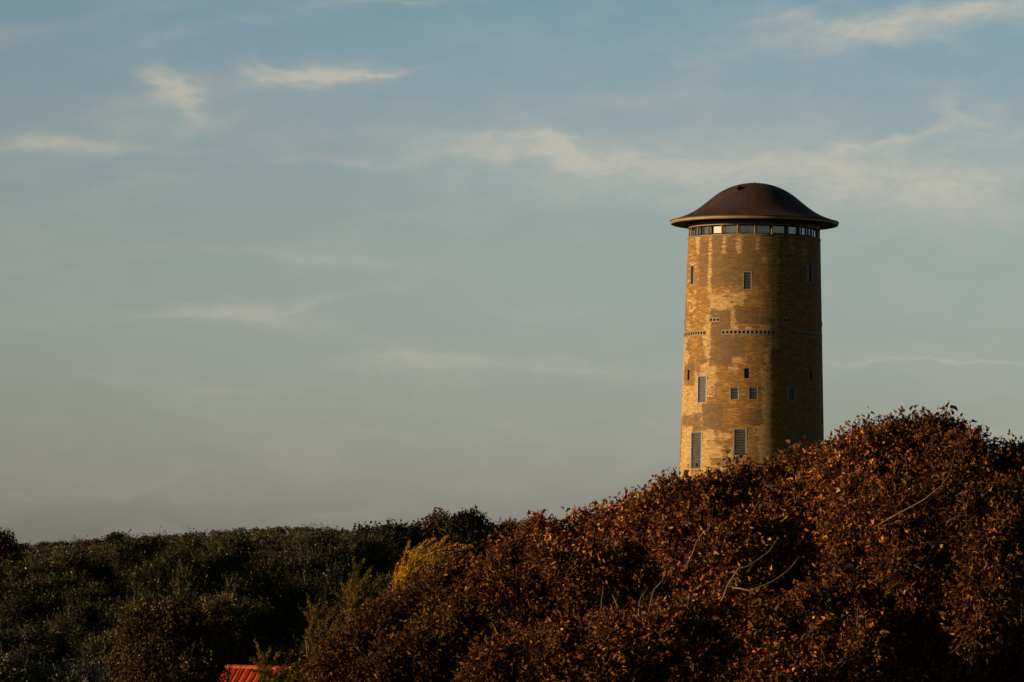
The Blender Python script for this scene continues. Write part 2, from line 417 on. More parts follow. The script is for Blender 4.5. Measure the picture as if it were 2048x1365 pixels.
DARK = [(Z1, 425, 690, 520, 1200, .50), (Z1, 560, 660, 660, 1200, .55), (Z1, 715, 660, 820, 1200, .55), (Z1, 880, 660, 1020, 1200, .5), (Z1, 1075, 660, 1110, 1000, .35), (Z1, 560, 860, 1080, 1190, .58),
        (Z2, 500, 260, 720, 335, .7), (Z2, 500, 390, 715, 560, .72), (Z2, 600, 335, 715, 400, .65), (Z2, 800, 220, 1060, 405, .68), (Z2, 1075, 330, 1245, 405, .6), (Z2, 505, 590, 880, 800, .75), (Z2, 490, 790, 740, 900, .8),
        (Z2, 175, 920, 275, 1120, .85), (Z2, 190, 600, 240, 740, .45), (Z2, 350, 830, 450, 890, .4), (Z2, 880, 790, 1000, 900, .3),
        (Z3, 400, 320, 610, 585, .85), (Z3, 290, 420, 365, 605, .75), (Z3, 150, 420, 300, 560, .40), (Z3, 860, 350, 1100, 530, .55), (Z3, 520, 950, 690, 1015, .85), (Z3, 545, 310, 700, 340, .5),
        (Z3, 440, 700, 640, 790, .30), (Z3, 640, 790, 740, 900, .45), (Z3, 180, 0, 280, 45, .8), (Z3, 800, 960, 1000, 1100, .5), (Z3, 930, 690, 1070, 900, .3), (Z3, 200, 960, 240, 1080, .4)]
def blobs(lst):
    out = []
    for (fn, x0, y0, x1, y1, s) in lst:
        a = fn(x0, y0); b = fn(x1, y1); xm = (a[0] + b[0]) / 2; ym = (a[1] + b[1]) / 2
        lim0, lim1 = 1362, 1648
        ta, _ = wall_hit(max(a[0], lim0), ym); tb, _ = wall_hit(min(b[0], lim1), ym)
        _, z1 = wall_hit(xm, a[1]); _, z0 = wall_hit(xm, b[1])
        out.append((ta, tb, z0, z1, s))
    return out
PB, DB = blobs(PALE), blobs(DARK)
def field(T, Z, bl, edge=.45):
    f = np.zeros_like(T)
    for (ta, tb, z0, z1, s) in bl:
        R5 = 4.8
        dxx = np.maximum(np.maximum(ta - T, T - tb) * R5, -1); dzz = np.maximum(np.maximum(z0 - Z, Z - z1), -1)
        d = np.maximum(dxx, dzz)
        f = np.maximum(f, s * np.clip(.72 - d / edge, 0, 1) * 1.15)
    return f

def grid_wall(name, ths, zs, rf, holes, mat, parent, depth=.16, uv=True, proud=0.0, fields=False, close=False, smooth=True):
    """curved wall sheet with rectangular holes and their reveals"""
    ths = np.array(sorted(ths)); zs = np.array(sorted(zs))
    keep = np.concatenate([[True], np.diff(ths) > 1e-5]); ths = ths[keep]
    keep = np.concatenate([[True], np.diff(zs) > 1e-4]); zs = zs[keep]
    nt, nz = len(ths), len(zs)
    T, Zz = np.meshgrid(ths, zs)
    Rr = np.vectorize(rf)(Zz) + proud
    def pos(T, R, Z):
        return np.stack([cx + (dir0[0] * np.cos(T) + side0[0] * np.sin(T)) * R, cy + (dir0[1] * np.cos(T) + side0[1] * np.sin(T)) * R, Z], -1)
    V = [pos(T, Rr, Zz).reshape(-1, 3)]; UV = [np.stack([T * 4.9, Zz], -1).reshape(-1, 2)]
    TT = [T.ravel()]; ZZ = [Zz.ravel()]
    tm = (ths[:-1] + ths[1:]) / 2; zm = (zs[:-1] + zs[1:]) / 2
    ok = np.ones((nz - 1, nt - 1), bool)
    for (a, b, z0, z1) in holes:
        for sh in (0, 2 * math.pi, -2 * math.pi):
            ok[np.ix_((zm > z0) & (zm < z1), (tm > a + sh) & (tm < b + sh))] = False
    jj, ii = np.nonzero(ok)
    b0 = jj * nt + ii
    F = [np.stack([b0, b0 + 1, b0 + nt + 1, b0 + nt], -1)]
    n = nt * nz
    # reveals: faces between solid and hole cells
    def reveal(t0, z0, t1, z1):
        nonlocal n
        ts = np.array([t0, t1, t1, t0]); zz = np.array([z0, z1, z1, z0])
        rr = np.array([rf(z) + proud for z in zz]) - np.array([0, 0, depth, depth])
        V.append(pos(ts, rr, zz)); UV.append(np.stack([ts * 4.9 + np.array([0, 0, depth, depth]), zz], -1)); TT.append(ts); ZZ.append(zz)
        F.append(np.array([[n, n + 1, n + 2, n + 3]])); n += 4
    for j in range(nz - 1):
        for i in range(nt - 1):
            if ok[j, i]: continue
            if i > 0 and ok[j, i - 1]: reveal(ths[i], zs[j], ths[i], zs[j + 1])
            if i < nt - 2 and ok[j, i + 1]: reveal(ths[i + 1], zs[j], ths[i + 1], zs[j + 1])
            if j > 0 and ok[j - 1, i]: reveal(ths[i], zs[j], ths[i + 1], zs[j])
            if j < nz - 2 and ok[j + 1, i]: reveal(ths[i], zs[j + 1], ths[i + 1], zs[j + 1])
    if close:      # outer rim of a proud insert
        for i in range(nt - 1):
            reveal(ths[i], zs[0], ths[i + 1], zs[0]); reveal(ths[i], zs[-1], ths[i + 1], zs[-1])
        for j in range(nz - 1):
            reveal(ths[0], zs[j], ths[0], zs[j + 1]); reveal(ths[-1], zs[j], ths[-1], zs[j + 1])
    V = np.concatenate(V); F = np.concatenate(F); UV = np.concatenate(UV)
    TT = np.concatenate(TT); ZZ = np.concatenate(ZZ)
    at_ = None
    if fields:
        at_ = {'pale': field(TT, ZZ, PB) + .07, 'dark': field(TT, ZZ, DB) + .06}
        back = np.abs(TT) > math.radians(88)
        at_['pale'][back] += .3 * (np.sin(TT[back] * 9) > .3); at_['dark'][back] += .2
    o = mesh_obj(name, V, F, mat, parent, smooth, attrs=at_)
    if uv:
        uvl = o.data.uv_layers.new(name='brick_uv')
        li = np.zeros(len(o.data.loops), np.int32); o.data.loops.foreach_get('vertex_index', li)
        uvl.data.foreach_set('uv', UV[li].astype(np.float32).ravel())
    return o

ths = list(np.linspace(-math.pi, math.pi, 361)) + [t for o_ in OPEN for t in (o_[0], o_[1]) if abs(t) < math.pi]
zs = list(np.arange(Z_BASE, Z_TOPWALL, 0.12)) + [Z_TOPWALL] + [z for o_ in OPEN for z in (o_[2], o_[3])]
grid_wall('brick_wall', ths, zs, wr, OPEN, mbk, tower, fields=True, smooth=False)

def ring_part(name, prof, mat, parent, smooth=True, n=192, closed=False):
    """lathe of (radius, z) points round the tower axis"""
    V = []; F = []
    m = len(prof)
    for k in range(n):
        t = 2 * math.pi * k / n
        for (r, z) in prof: V.append(cyl(t, r, z))
    for k in range(n):
        k2 = (k + 1) % n
        for i in range(m - 1 if not closed else m):
            i2 = (i + 1) % m
            F.append((k * m + i, k2 * m + i, k2 * m + i2, k * m + i2))
    return mesh_obj(name, np.array(V), F, mat, parent, smooth)

def slatted(o_, name='slatted_window', pitch=.105):
    a, b, z0, z1 = o_
    tm = (a + b) / 2; zm = (z0 + z1) / 2
    r = wr(zm)
    d = dir0 * math.cos(tm) + side0 * math.sin(tm); nrm = np.array((d[0], d[1], 0))
    e = -dir0 * math.sin(tm) + side0 * math.cos(tm); eu = np.array((e[0], e[1], 0)); zz = np.array((0, 0, 1.0))
    hw = r * math.sin((b - a) / 2) - .002; hh = (z1 - z0) / 2 - .002
    sag = r * math.cos((b - a) / 2)
    c = np.array((cx, cy, zm)) + nrm * (sag - .03)
    f = MB(); t = .02
    f.box(c + zz * (hh - t), (eu, nrm, zz), (hw, .04, t)); f.box(c - zz * (hh - t), (eu, nrm, zz), (hw, .04, t))
    tj = .025 + .04 * hw
    f.box(c + eu * (hw - tj), (eu, nrm, zz), (tj, .038, hh - 2 * t)); f.box(c - eu * (hw - tj), (eu, nrm, zz), (tj, .038, hh - 2 * t))
    fr = f.build(name, m_frame, tower)
    p = MB(); p.box(c - nrm * .085, (eu, nrm, zz), (hw, .008, hh)); p.build('pane', m_glass2, fr)
    fr.location = (0, 0, 0)
    s = MB(); k = int((2 * hh - 4 * t) / pitch)
    for i in range(k):
        z = -hh + 2 * t + (i + .5) * (2 * hh - 4 * t) / k
        n2 = nrm * math.cos(.5) - zz * math.sin(.5); z2 = zz * math.cos(.5) + nrm * math.sin(.5)
        s.box(c + zz * z - nrm * .005, (eu, n2, z2), (hw - 2 * t, .022, .0055))
    s.build('slats', m_slat, fr)
def fix_children():
    # window children were written relative to the tower's base: their parents sit at its origin
    for o in COL.objects:
        if o.parent is not None and o.parent.parent is tower and o.type == 'MESH':
            o.location = (-tower.location[0], -tower.location[1], -tower.location[2])
for o_ in LOUV: slatted(o_)
for o_ in SMALL:
    a, b, z0, z1 = o_; tm = (a + b) / 2; zm = (z0 + z1) / 2; r = wr(zm)
    d = dir0 * math.cos(tm) + side0 * math.sin(tm); nrm = np.array((d[0], d[1], 0))
    e = -dir0 * math.sin(tm) + side0 * math.cos(tm); eu = np.array((e[0], e[1], 0)); zz = np.array((0, 0, 1.0))
    hw = r * math.sin((b - a) / 2); hh = (z1 - z0) / 2
    c = np.array((cx, cy, zm)) + nrm * (r - .15)
    f = MB(); t = .025
    for q, hx, hz in ((zz * (hh - t), hw, t), (-zz * (hh - t), hw, t), (eu * (hw - t), t, hh - 2 * t), (-eu * (hw - t), t, hh - 2 * t)):
        f.box(c + q, (eu, nrm, zz), (hx - .002, .03, hz))
    fr = f.build('narrow_window', m_hatch, tower)
    p = MB(); p.box(c - nrm * .02, (eu, nrm, zz), (hw - t, .006, hh - t)); p.build('pane', m_glass2, fr)

def vent_strip(o_, nh, name):
    a, b, z0, z1 = o_
    hh = z1 - z0; wcell = (b - a) / nh
    holes = []; tl = [a, b]; zl = [z0, z0 + hh * .22, z1 - hh * .22, z1]
    for i in range(nh):
        h0 = a + wcell * (i + .20); h1 = a + wcell * (i + .80)
        holes.append((h0, h1, zl[1], zl[2])); tl += [h0, h1]
    o = grid_wall(name, tl, zl, wr, holes, m_conc, tower, depth=.13, uv=False, proud=.03, close=True, smooth=False)
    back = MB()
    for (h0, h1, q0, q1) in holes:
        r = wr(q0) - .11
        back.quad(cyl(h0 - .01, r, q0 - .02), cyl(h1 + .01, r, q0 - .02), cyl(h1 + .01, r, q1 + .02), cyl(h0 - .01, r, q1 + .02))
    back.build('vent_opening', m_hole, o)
for o_ in BANDS: vent_strip([o_[0] + .001, o_[1] - .001, o_[2] + .003, o_[3] - .003], 13, 'vent_strip')
for o_ in TRI: vent_strip([o_[0] + .001, o_[1] - .001, o_[2] + .003, o_[3] - .003], 3, 'vent_block')

# --- head of the tower: window ring, eave and dome
Z_RIM = zax(444.0)                # top edge of the eave, at the silhouette
R_RIM = 168.0 * MPP
H_F = 7.2 * MPP                   # fascia height
Z_WT = zax(463.0) + .02           # top of the window ring (at the axis)
zsoff = Z_RIM - H_F
RB = R_TOP - .02
print('tower', cx, cy, 'top wall', Z_TOPWALL, 'rim', Z_RIM, 'soffit', zsoff, 'wt', Z_WT)
win_top = Z_TOPWALL + .66
# drip ledge on top of the brickwork
ring_part('stone_ledge', [(RB - .5, Z_TOPWALL + .002), (R_TOP + .035, Z_TOPWALL + .002), (R_TOP + .045, Z_TOPWALL - .02), (R_TOP + .045, Z_TOPWALL - .06), (R_TOP - .01, Z_TOPWALL - .075)], m_conc, tower, False)
ring_part('lintel_ring', [(RB - .5, win_top), (RB + .02, win_top), (RB + .02, win_top + .05), (RB - .04, win_top + .052), (RB - .04, zsoff + .02)], m_fascia, tower, False)
ring_part('frieze', [(RB - .035, win_top + .053), (RB - .035, zsoff + .015)], m_soffit, tower, False)  # dark strip below the soffit, the eave's shade put into its colour
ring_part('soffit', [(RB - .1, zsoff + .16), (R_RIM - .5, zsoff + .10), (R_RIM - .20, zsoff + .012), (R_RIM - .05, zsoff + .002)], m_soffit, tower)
ring_part('eave_fascia', [(R_RIM - .20, zsoff + .008), (R_RIM - .07, zsoff - .004), (R_RIM - .02, zsoff + .015), (R_RIM, zsoff + .06), (R_RIM + .005, Z_RIM - .07), (R_RIM - .015, Z_RIM - .035), (R_RIM - .09, Z_RIM - .028)], m_fascia, tower)
DP = [(168, 0), (155, 4), (144, 8), (134, 12.3), (120, 19.8), (107, 29.3), (97, 37.3), (88, 44.8), (79, 52.2), (70, 58.4), (60, 64), (50, 68.5), (35, 73.6), (20, 76.6), (10, 77.8), (0.3, 78.2)]
# smooth interpolation of the dome profile
rs = np.array([p[0] for p in DP[::-1]]); hs = np.array([p[1] for p in DP[::-1]])
rq = np.concatenate([np.linspace(.3, 168, 48)])
hq = np.interp(rq, rs, hs); ker = np.array([.25, .5, .25]); hq2 = hq.copy()
for _ in range(4): hq2[1:-1] = np.convolve(hq2, ker, 'valid')
prof = [((r + (1.2 if i == len(rq) - 1 else 0)) * MPP, Z_RIM + h * MPP) for i, (r, h) in enumerate(zip(rq, hq2))]
prof += [(R_RIM + .055, Z_RIM - .02), (R_RIM + .05, Z_RIM - .05), (R_RIM - .06, Z_RIM - .045)]
dome = ring_part('roof', prof, mdome, tower)
fz = Z_RIM + 77.6 * MPP
fb = MB(); fb.tube([np.array((cx, cy, fz - .02)), np.array((cx, cy, fz + .05)), np.array((cx, cy, fz + .14))], [.05, .03, .02], 8)
fb.build('lightning_rod', m_hatch, dome)
# roof hatch standing open on the left front of the dome
def dome_pt(th, rpx, lift=0.0):
    h = float(np.interp(rpx, rq, hq2)); return cyl(th, rpx * MPP, Z_RIM + h * MPP + lift)
th_h = math.radians(-33)
p0 = dome_pt(th_h, 73); p1 = dome_pt(th_h, 60)
upv = (p1 - p0); upl = np.linalg.norm(upv); upv /= upl
tanv = cyl(th_h + .1, 1, 0) - cyl(th_h, 1, 0); tanv /= np.linalg.norm(tanv)
nv = np.cross(tanv, upv); nv = nv if nv[2] > 0 else -nv
hb = MB()
hb.box((p0 + p1) / 2 + nv * .02, (tanv, upv, nv), (.20, upl / 2, .05))
lidu = upv * .75 + nv * .66; lidn = np.cross(tanv, lidu)
hb.box(p1 + nv * .05 - upv * .05, (tanv, nv, upv), (.21, .09, .02))
hb.box((p0 + p1) / 2 + nv * .09 + tanv * .215, (upv, nv, tanv), (upl / 2, .13, .015))
hb.build('roof_hatch', m_hatch, dome)
# 24 windows between round posts
NW = 24; off = math.radians(0.65)
post = []
for k in range(NW):
    t = off + k * 2 * math.pi / NW
    pm_ = MB(); a = cyl(t, RB - .07, Z_TOPWALL + .004); b = cyl(t, RB - .07, win_top - .003)
    pm_.tube([a, b], [.062, .062], 12)
    pm_.build('post', m_fascia, tower, True)
    tm = t + math.pi / NW
    d = dir0 * math.cos(tm) + side0 * math.sin(tm); nrm = np.array((d[0], d[1], 0))
    e = -dir0 * math.sin(tm) + side0 * math.cos(tm); eu = np.array((e[0], e[1], 0)); zz = np.array((0, 0, 1.0))
    rr = (RB - .33) * math.cos(math.pi / NW)
    hw = rr * math.tan(math.pi / NW) - .012; hh = (win_top - Z_TOPWALL) / 2 - .005
    c = np.array((cx, cy, (win_top + Z_TOPWALL) / 2)) + nrm * rr
    f = MB(); tt = .035
    f.box(c + zz * (hh - tt), (eu, nrm, zz), (hw, .03, tt)); f.box(c - zz * (hh - tt * 1.4), (eu, nrm, zz), (hw, .03, tt * 1.4))
    f.box(c + eu * (hw - .05), (eu, nrm, zz), (.05, .029, hh - 2.8 * tt)); f.box(c - eu * (hw - .05), (eu, nrm, zz), (.05, .029, hh - 2.8 * tt))
    # sloping sill in front of the glass
    wl = hw + .04
    f.quad(c - zz * (hh - .12) + nrm * .031 - eu * hw, c - zz * (hh - .12) + nrm * .031 + eu * hw, c - zz * (hh + .0) + nrm * .22 + eu * wl, c - zz * (hh + .0) + nrm * .22 - eu * wl)
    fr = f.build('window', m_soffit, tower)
    p = MB(); p.quad(*(c + nrm * .005 + eu * sx_ * (hw - .1) + zz * sz_ * (hh - .07) for sx_, sz_ in ((-1, -1), (1, -1), (1, 1), (-1, 1))))
    p.build('pane', m_glass, fr)
# core wall behind the ring, so that nothing shows through
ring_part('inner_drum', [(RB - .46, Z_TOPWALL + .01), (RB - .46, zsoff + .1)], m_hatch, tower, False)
fix_children()
for o in COL.objects:
    if o.parent is dome: o.location = (-tower.location[0], -tower.location[1], -tower.location[2])

# ------------------------------------------------------------------ foliage machinery
def leaf_material(name, rough=.5, trans=.25, spec=.4, gain=1.0):
    m, g_, b_, o_ = material(name, rough=rough, spec=spec)
    a = g_.attr('tint').outputs['Color']
    g_.put(b_.inputs['Base Color'], a)
    tr = g_.n.new('ShaderNodeBsdfTranslucent'); g_.put(tr.inputs[0], a)
    mx = g_.n.new('ShaderNodeMixShader'); mx.inputs[0].default_value = trans
    g_.l.new(b_.outputs[0], mx.inputs[1]); g_.l.new(tr.outputs[0], mx.inputs[2]); g_.l.new(mx.outputs[0], o_.inputs[0])
    return m
M_LEAF = leaf_material('dry_brown_leaf', .75, .22, .12)
M_GREEN = leaf_material('small_green_leaf', .5, .12, .10)
M_CON = leaf_material('cypress_spray', .75, .15, .05)
def bark_mat(name, a, b):
    m, g_, b_, o_ = material(name, rough=.85, spec=.2)
    oc_ = g_.tc('Object'); x, y, z = g_.sep(oc_)
    n_ = g_.noise(g_.xyz(x, y, g_.m('MULTIPLY', z, .25)), 14, 5, .7)
    g_.put(b_.inputs['Base Color'], g_.mix(g_.sstep(n_, .35, .65), a, b))
    bb = g_.n.new('ShaderNodeBump'); bb.inputs['Strength'].default_value = .6; bb.inputs['Distance'].default_value = .02
    g_.put(bb.inputs['Height'], n_); g_.l.new(bb.outputs[0], b_.inputs['Normal'])
    return m
M_BARK = bark_mat('grey_brown_bark', (.035, .023, .015), (.07, .046, .028))
M_TWIG = bark_mat('pale_bare_bark', (.065, .042, .025), (.115, .075, .045))

# leaf templates: (along, side, up)
T_MAPLE = (np.array([(0, 0, 0), (.24, .27, .15), (.58, .15, .08), (1, 0, -.16), (.58, -.15, .08), (.24, -.27, .15)]), np.array([(0, 3, 2, 1), (0, 5, 4, 3)]))
T_OVAL = (np.array([(0, 0, 0), (.35, .30, .10), (1, 0, -.08), (.35, -.30, .10)]), np.array([(0, 2, 1), (0, 3, 2)]))

def unit(v): return v / (np.linalg.norm(v, axis=-1, keepdims=True) + 1e-9)
def leaves_mesh(P, D, N, S, tmpl):
    """P base points, D leaf axes, N normals, S sizes"""
    tv, tf = tmpl
    D = unit(D); Sd = unit(np.cross(D, N)); Up = np.cross(Sd, D)
    r_ = np.random.default_rng(len(P)); wv = r_.uniform(.55, 1.35, (len(P), 1, 1)); cv = r_.uniform(-1.2, 2.6, (len(P), 1, 1))
    V = P[:, None] + S[:, None, None] * (tv[None, :, 0:1] * D[:, None] + wv * tv[None, :, 1:2] * Sd[:, None] + cv * tv[None, :, 2:3] * Up[:, None])
    k = len(tv)
    F = (np.arange(len(P))[:, None, None] * k + tf[None]).reshape(-1, tf.shape[1])
    return V.reshape(-1, 3), F, k

def vnoise(rng, n=10, f=(1., 3.)):
    K = rng.normal(size=(n, 3)); K = unit(K) * rng.uniform(f[0], f[1], (n, 1)); ph = rng.uniform(0, 6.28, n)
    return lambda P: np.sin(P @ K.T + ph).sum(-1) / math.sqrt(n / 2)

def palette(rng, n, cols, w, jitter=.25):
    cols = np.array(cols); w = np.array(w, float); w /= w.sum()
    c = cols[rng.choice(len(cols), n, p=w)]
    return c * np.exp(rng.normal(0, jitter, (n, 1))) * np.exp(rng.normal(0, .06, (n, 3)))

BROWN = ([(.25, .083, .015), (.165, .053, .011), (.105, .036, .010), (.35, .155, .028), (.05, .026, .011), (.16, .12, .022), (.17, .045, .012)], (4, 5, 5, 2.2, 5, 1.0, 2))
GREEN = ([(.030, .048, .008), (.050, .066, .010), (.080, .070, .013), (.13, .07, .014), (.40, .29, .14), (.019, .034, .008)], (5, 4, 1.6, 1.0, .34, 4))  # palest tint stands for pale undersides and painted-in glints
OLIVE = ([(.11, .065, .018), (.08, .06, .016), (.05, .045, .014), (.16, .09, .025), (.28, .2, .1)], (4, 4, 4, 1.5, .4))
SILVER = ([(.22, .20, .15), (.10, .11, .07), (.05, .06, .035), (.40, .34, .25)], (3, 4, 4, 1.2))
DARKG = ([(.028, .03, .009), (.045, .033, .009), (.02, .024, .008), (.07, .042, .011)], (4, 3, 4, 1))
RUSSET = ([(.12, .05, .014), (.08, .038, .012), (.05, .03, .01), (.16, .075, .02)], (4, 4, 3, 1.5))

ALL_LOBES = []
def tree(name, label, cat, Y, trunk_px, lobes, pal, leaf, tmpl, mat, seed, dens, group=None, bare=(), clump=10, rough=.16, shoots=6, holes=-1.1, tmat=None, droop=.25, base=None, spread=.11, sub=7, byo=0.0, gain=.58, tdy=1.2, bw=.6, limbr=1.0, fh=.7, grow=(0, 0, .25), sprayl=3.2, twigs=0):
    rng = np.random.default_rng(seed)
    C = np.array([at(l[0], l[1], Y + (l[3] if len(l) > 3 else 0)) for l in lobes])
    R = np.array([l[2] / F_PX * (Y + (l[3] if len(l) > 3 else 0)) for l in lobes])
    tx = at(trunk_px, 1200, Y)[0]; YT = Y + tdy; gz = float(ground_h(tx, YT)); C0, R0 = C.copy(), R.copy()
    root = empty(name, (tx, YT, gz - .1), label, cat, group)
    # smaller clumps growing out of every main mass
    cs, rr_ = [], []
    for c_, r_ in zip(C, R):
        cs.append(c_); rr_.append(r_ * .80)
        for _ in range(sub):
            q_ = unit(rng.normal(size=3) + (0, -.25, .15)); f_ = rng.uniform(.30, .48)
            cs.append(c_ + q_ * r_ * (1.0 - f_ * .85)); rr_.append(r_ * f_)
    C, R = np.array(cs), np.array(rr_)
    hole = vnoise(rng, 12, (2.2 / R.mean() ** .5, 6.0)); bump = vnoise(rng, 12, (1.5, 6)); big = vnoise(rng, 8, (.6, 2.2))
    P, D, S = [], [], []; TP, TD, TS = [], [], []
    for i in range(len(C)):
        r = R[i]; nl = int(4 * math.pi * r * r * dens); nc = max(4, nl // clump)
        dv = unit(rng.normal(size=(nc, 3)))
        rad = r * (1 + rough * bump(C[i] + dv * r * 1.6) * .6 - np.abs(rng.normal(0, .09, nc)))
        cp = C[i] + dv * rad[:, None]
        for j in range(len(C)):                     # leave out what is buried in a neighbour
            if j != i:
                dj = np.linalg.norm(cp - C[j], axis=1); kp = dj > R[j] * .72; cp, dv = cp[kp], dv[kp]
        kp = hole(cp) > holes; cp, dv = cp[kp], dv[kp]
        n = len(cp); idx = np.repeat(np.arange(n), clump)
        off_ = rng.normal(0, spread * .8, (len(idx), 3)) * (leaf / .12)
        sdir = unit(dv * .9 + np.array(grow) + rng.normal(0, .55, dv.shape)); sl_ = leaf * np.minimum(rng.gamma(2.0, sprayl / 2, (n, 1)), sprayl * 1.5)
        TP.append(cp - sdir * sl_ * .4); TD.append(sdir); TS.append(sl_[:, 0] * 1.3)
        ut = rng.uniform(-.35, 1, (len(idx), 1)); off_ *= (1.15 - .75 * np.clip(ut, 0, 1))
        p = cp[idx] + off_ + sdir[idx] * sl_[idx] * ut
        d = dv[idx] * .5 + unit(off_) * .8 + rng.normal(0, .5, off_.shape); d[:, 2] -= droop
        P.append(p); D.append(d); S.append(leaf * np.clip(np.exp(rng.normal(0, .36, len(idx))), .35, 1.35))
        # inner leaves that make the crown dense
        ni = int(nl * .22); q = C[i] + unit(rng.normal(size=(ni, 3))) * (r * .70 * rng.uniform(.2, 1, (ni, 1)) ** .5)
        P.append(q); D.append(rng.normal(size=(ni, 3))); S.append(leaf * 1.25 * np.exp(rng.normal(0, .15, ni)))
    tw = MB()
    for i in range(len(C)):                         # shoots that break the outline
        for _ in range(max(1, shoots // 3)):
            dv = unit(rng.normal(size=3) + np.array((0, -.2, .9))); p0 = C[i] + dv * R[i] * .8
            L = R[i] * .2 + leaf * rng.uniform(1.2, 3.8); p1 = p0 + unit(dv + (0, 0, .5)) * L
            if any(np.linalg.norm(p1 - C[j]) < R[j] * .85 for j in range(len(C)) if j != i): continue
            tw.tube([p0, (p0 + p1) / 2 + rng.normal(0, .02, 3), p1], [leaf * .08, leaf * .06, leaf * .035], 4)
            m_ = rng.integers(5, 12); tt = rng.uniform(.35, 1.03, m_)[:, None]
            P.append(p0 + (p1 - p0) * tt + rng.normal(0, leaf * .15, (m_, 3))); D.append(rng.normal(size=(m_, 3)) + (0, 0, .3)); S.append(leaf * rng.uniform(.7, 1.15, m_))
    P = np.concatenate(P); D = np.concatenate(D); S = np.concatenate(S)
    N = rng.normal(size=P.shape) + (0, 0, .6)
    V, F, k = leaves_mesh(P, D, N, S, tmpl)
    col = palette(rng, len(P), *pal, .42) * gain * np.exp(.22 * big(P))[:, None]
    TP = np.concatenate(TP); TD = np.concatenate(TD); TS = np.concatenate(TS)
    V2, F2_, _k = leaves_mesh(TP, TD, rng.normal(size=TP.shape), TS, (tmpl[0] * (1, .05, .3), tmpl[1]))
    F = np.concatenate([F, F2_ + len(V)]); V = np.concatenate([V, V2])
    cv_ = np.concatenate([np.repeat(np.clip(col, .003, .5), k, 0), np.tile((.045, .028, .016), (len(V2), 1))])
    mesh_obj('crown', V, F, mat, root, False, colors=cv_)
    for _ in range(twigs):                              # thin leafless twigs showing at the surface
        i = rng.integers(len(C0)); dv = unit(rng.normal(size=3) + (0, -1.1, .4)); p0 = C0[i] + dv * R0[i] * .85
        dd = unit(rng.normal(size=3) * (1, .5, 1) + (0, -.3, .7)); L = rng.uniform(.35, .95); k1 = p0 + dd * L * .5 + rng.normal(0, .05, 3); k2 = p0 + dd * L + rng.normal(0, .09, 3)
        tw.tube([p0, k1, k2], [.012, .009, .005], 4)
        tw.tube([k1, k1 + unit(dd + rng.normal(0, .6, 3)) * L * .4], [.007, .004], 4)
    # trunk with limbs to the lobes
    t = MB(); top = C0.mean(0); low = np.array((tx, YT, gz - .3)); fork = low * (1 - fh) + top * fh; fork[:2] = low[:2] * .9 + top[:2] * .1
    h_ = max(.6, top[2] - gz); tr = .02 * h_ + .05
    t.tube([low, low * .5 + fork * .5 + rng.normal(0, .08, 3), fork], [tr * 1.35, tr, tr * .8], 8)
    for i in range(0, len(lobes), max(1, len(lobes) // 14)):
        mid = (fork + C0[i]) / 2 + rng.normal(0, .12, 3) + (0, 0, -.1)
        e = C0[i] + unit(C0[i] - fork) * R0[i] * .5
        t.tube([fork, mid, C0[i], e], [tr * .45 * limbr, tr * .3 * limbr, tr * .17 * limbr, tr * .06 * limbr], 5)
    if len(tw.V):
        n0 = len(t.V); t.V += tw.V; t.F += [tuple(n0 + a for a in f) for f in tw.F]
    t.build('trunk', M_BARK, root, True)
    for (pts, w) in bare:
        b = MB(); q = [at(x, y, yy + byo) for (x, y, yy) in pts]
        # resample for a natural wobble
        Q = [q[0]]
        for a_, b_ in zip(q[:-1], q[1:]):
            for s_ in (.5, 1.): Q.append(a_ + (b_ - a_) * s_ + rng.normal(0, .018, 3))
        ws = [w * bw * (1 - .65 * i / (len(Q) - 1)) for i in range(len(Q))]
        b.tube(Q, ws, 6); b.build('branch', M_TWIG, root, True)
    return root, len(P)

tot_l = 0
GB = 'brown-leaved trees in front of the tower'
def maple(label, Y, tpx, lobes, seed, **k):
    global tot_l
    kw = dict(dens=900, leaf=.090, rough=.26, shoots=12, twigs=16, tmpl=T_MAPLE, mat=M_LEAF, pal=BROWN, group=GB); kw.update(k)
    r, n = tree('maple_tree', label, 'tree', Y, tpx, lobes, kw.pop('pal'), kw.pop('leaf'), kw.pop('tmpl'), kw.pop('mat'), seed, kw.pop('dens'), **kw)
    tot_l += n
maple('tallest brown-leaved tree, its dome of dry leaves standing right of the tower', 79.6, 1850,
      [(1870, 920, 88), (1800, 930, 88), (1735, 945, 88), (1935, 948, 84, -.9), (1690, 960, 84), (2010, 990, 86, -1.2), (2090, 1040, 130, 0), (1655, 1010, 90, 1),
       (1775, 1040, 110, -1), (1880, 1050, 120, -1.2), (1990, 1090, 115, -2.0), (1850, 1150, 105, -1.4), (1960, 1190, 105, -2.0), (1740, 1130, 90, -.8), (2060, 1180, 110, -.5), (1700, 1200, 80, 1), (1790, 1235, 85, 1), (1900, 1260, 85, 1.6), (2010, 1270, 90, 1.6)], 11, byo=-5.7, tdy=6.5,
      bare=[(((1745, 1058, 82.8), (1795, 1032, 82.6), (1850, 1000, 82.4), (1885, 972, 82.3), (1903, 938, 82.4), (1912, 900, 82.7)), .026), (((1870, 986, 82.3), (1862, 965, 82.2)), .014), (((1892, 1052, 82.2), (1910, 1035, 82.1), (1925, 1022, 82.1)), .016)])
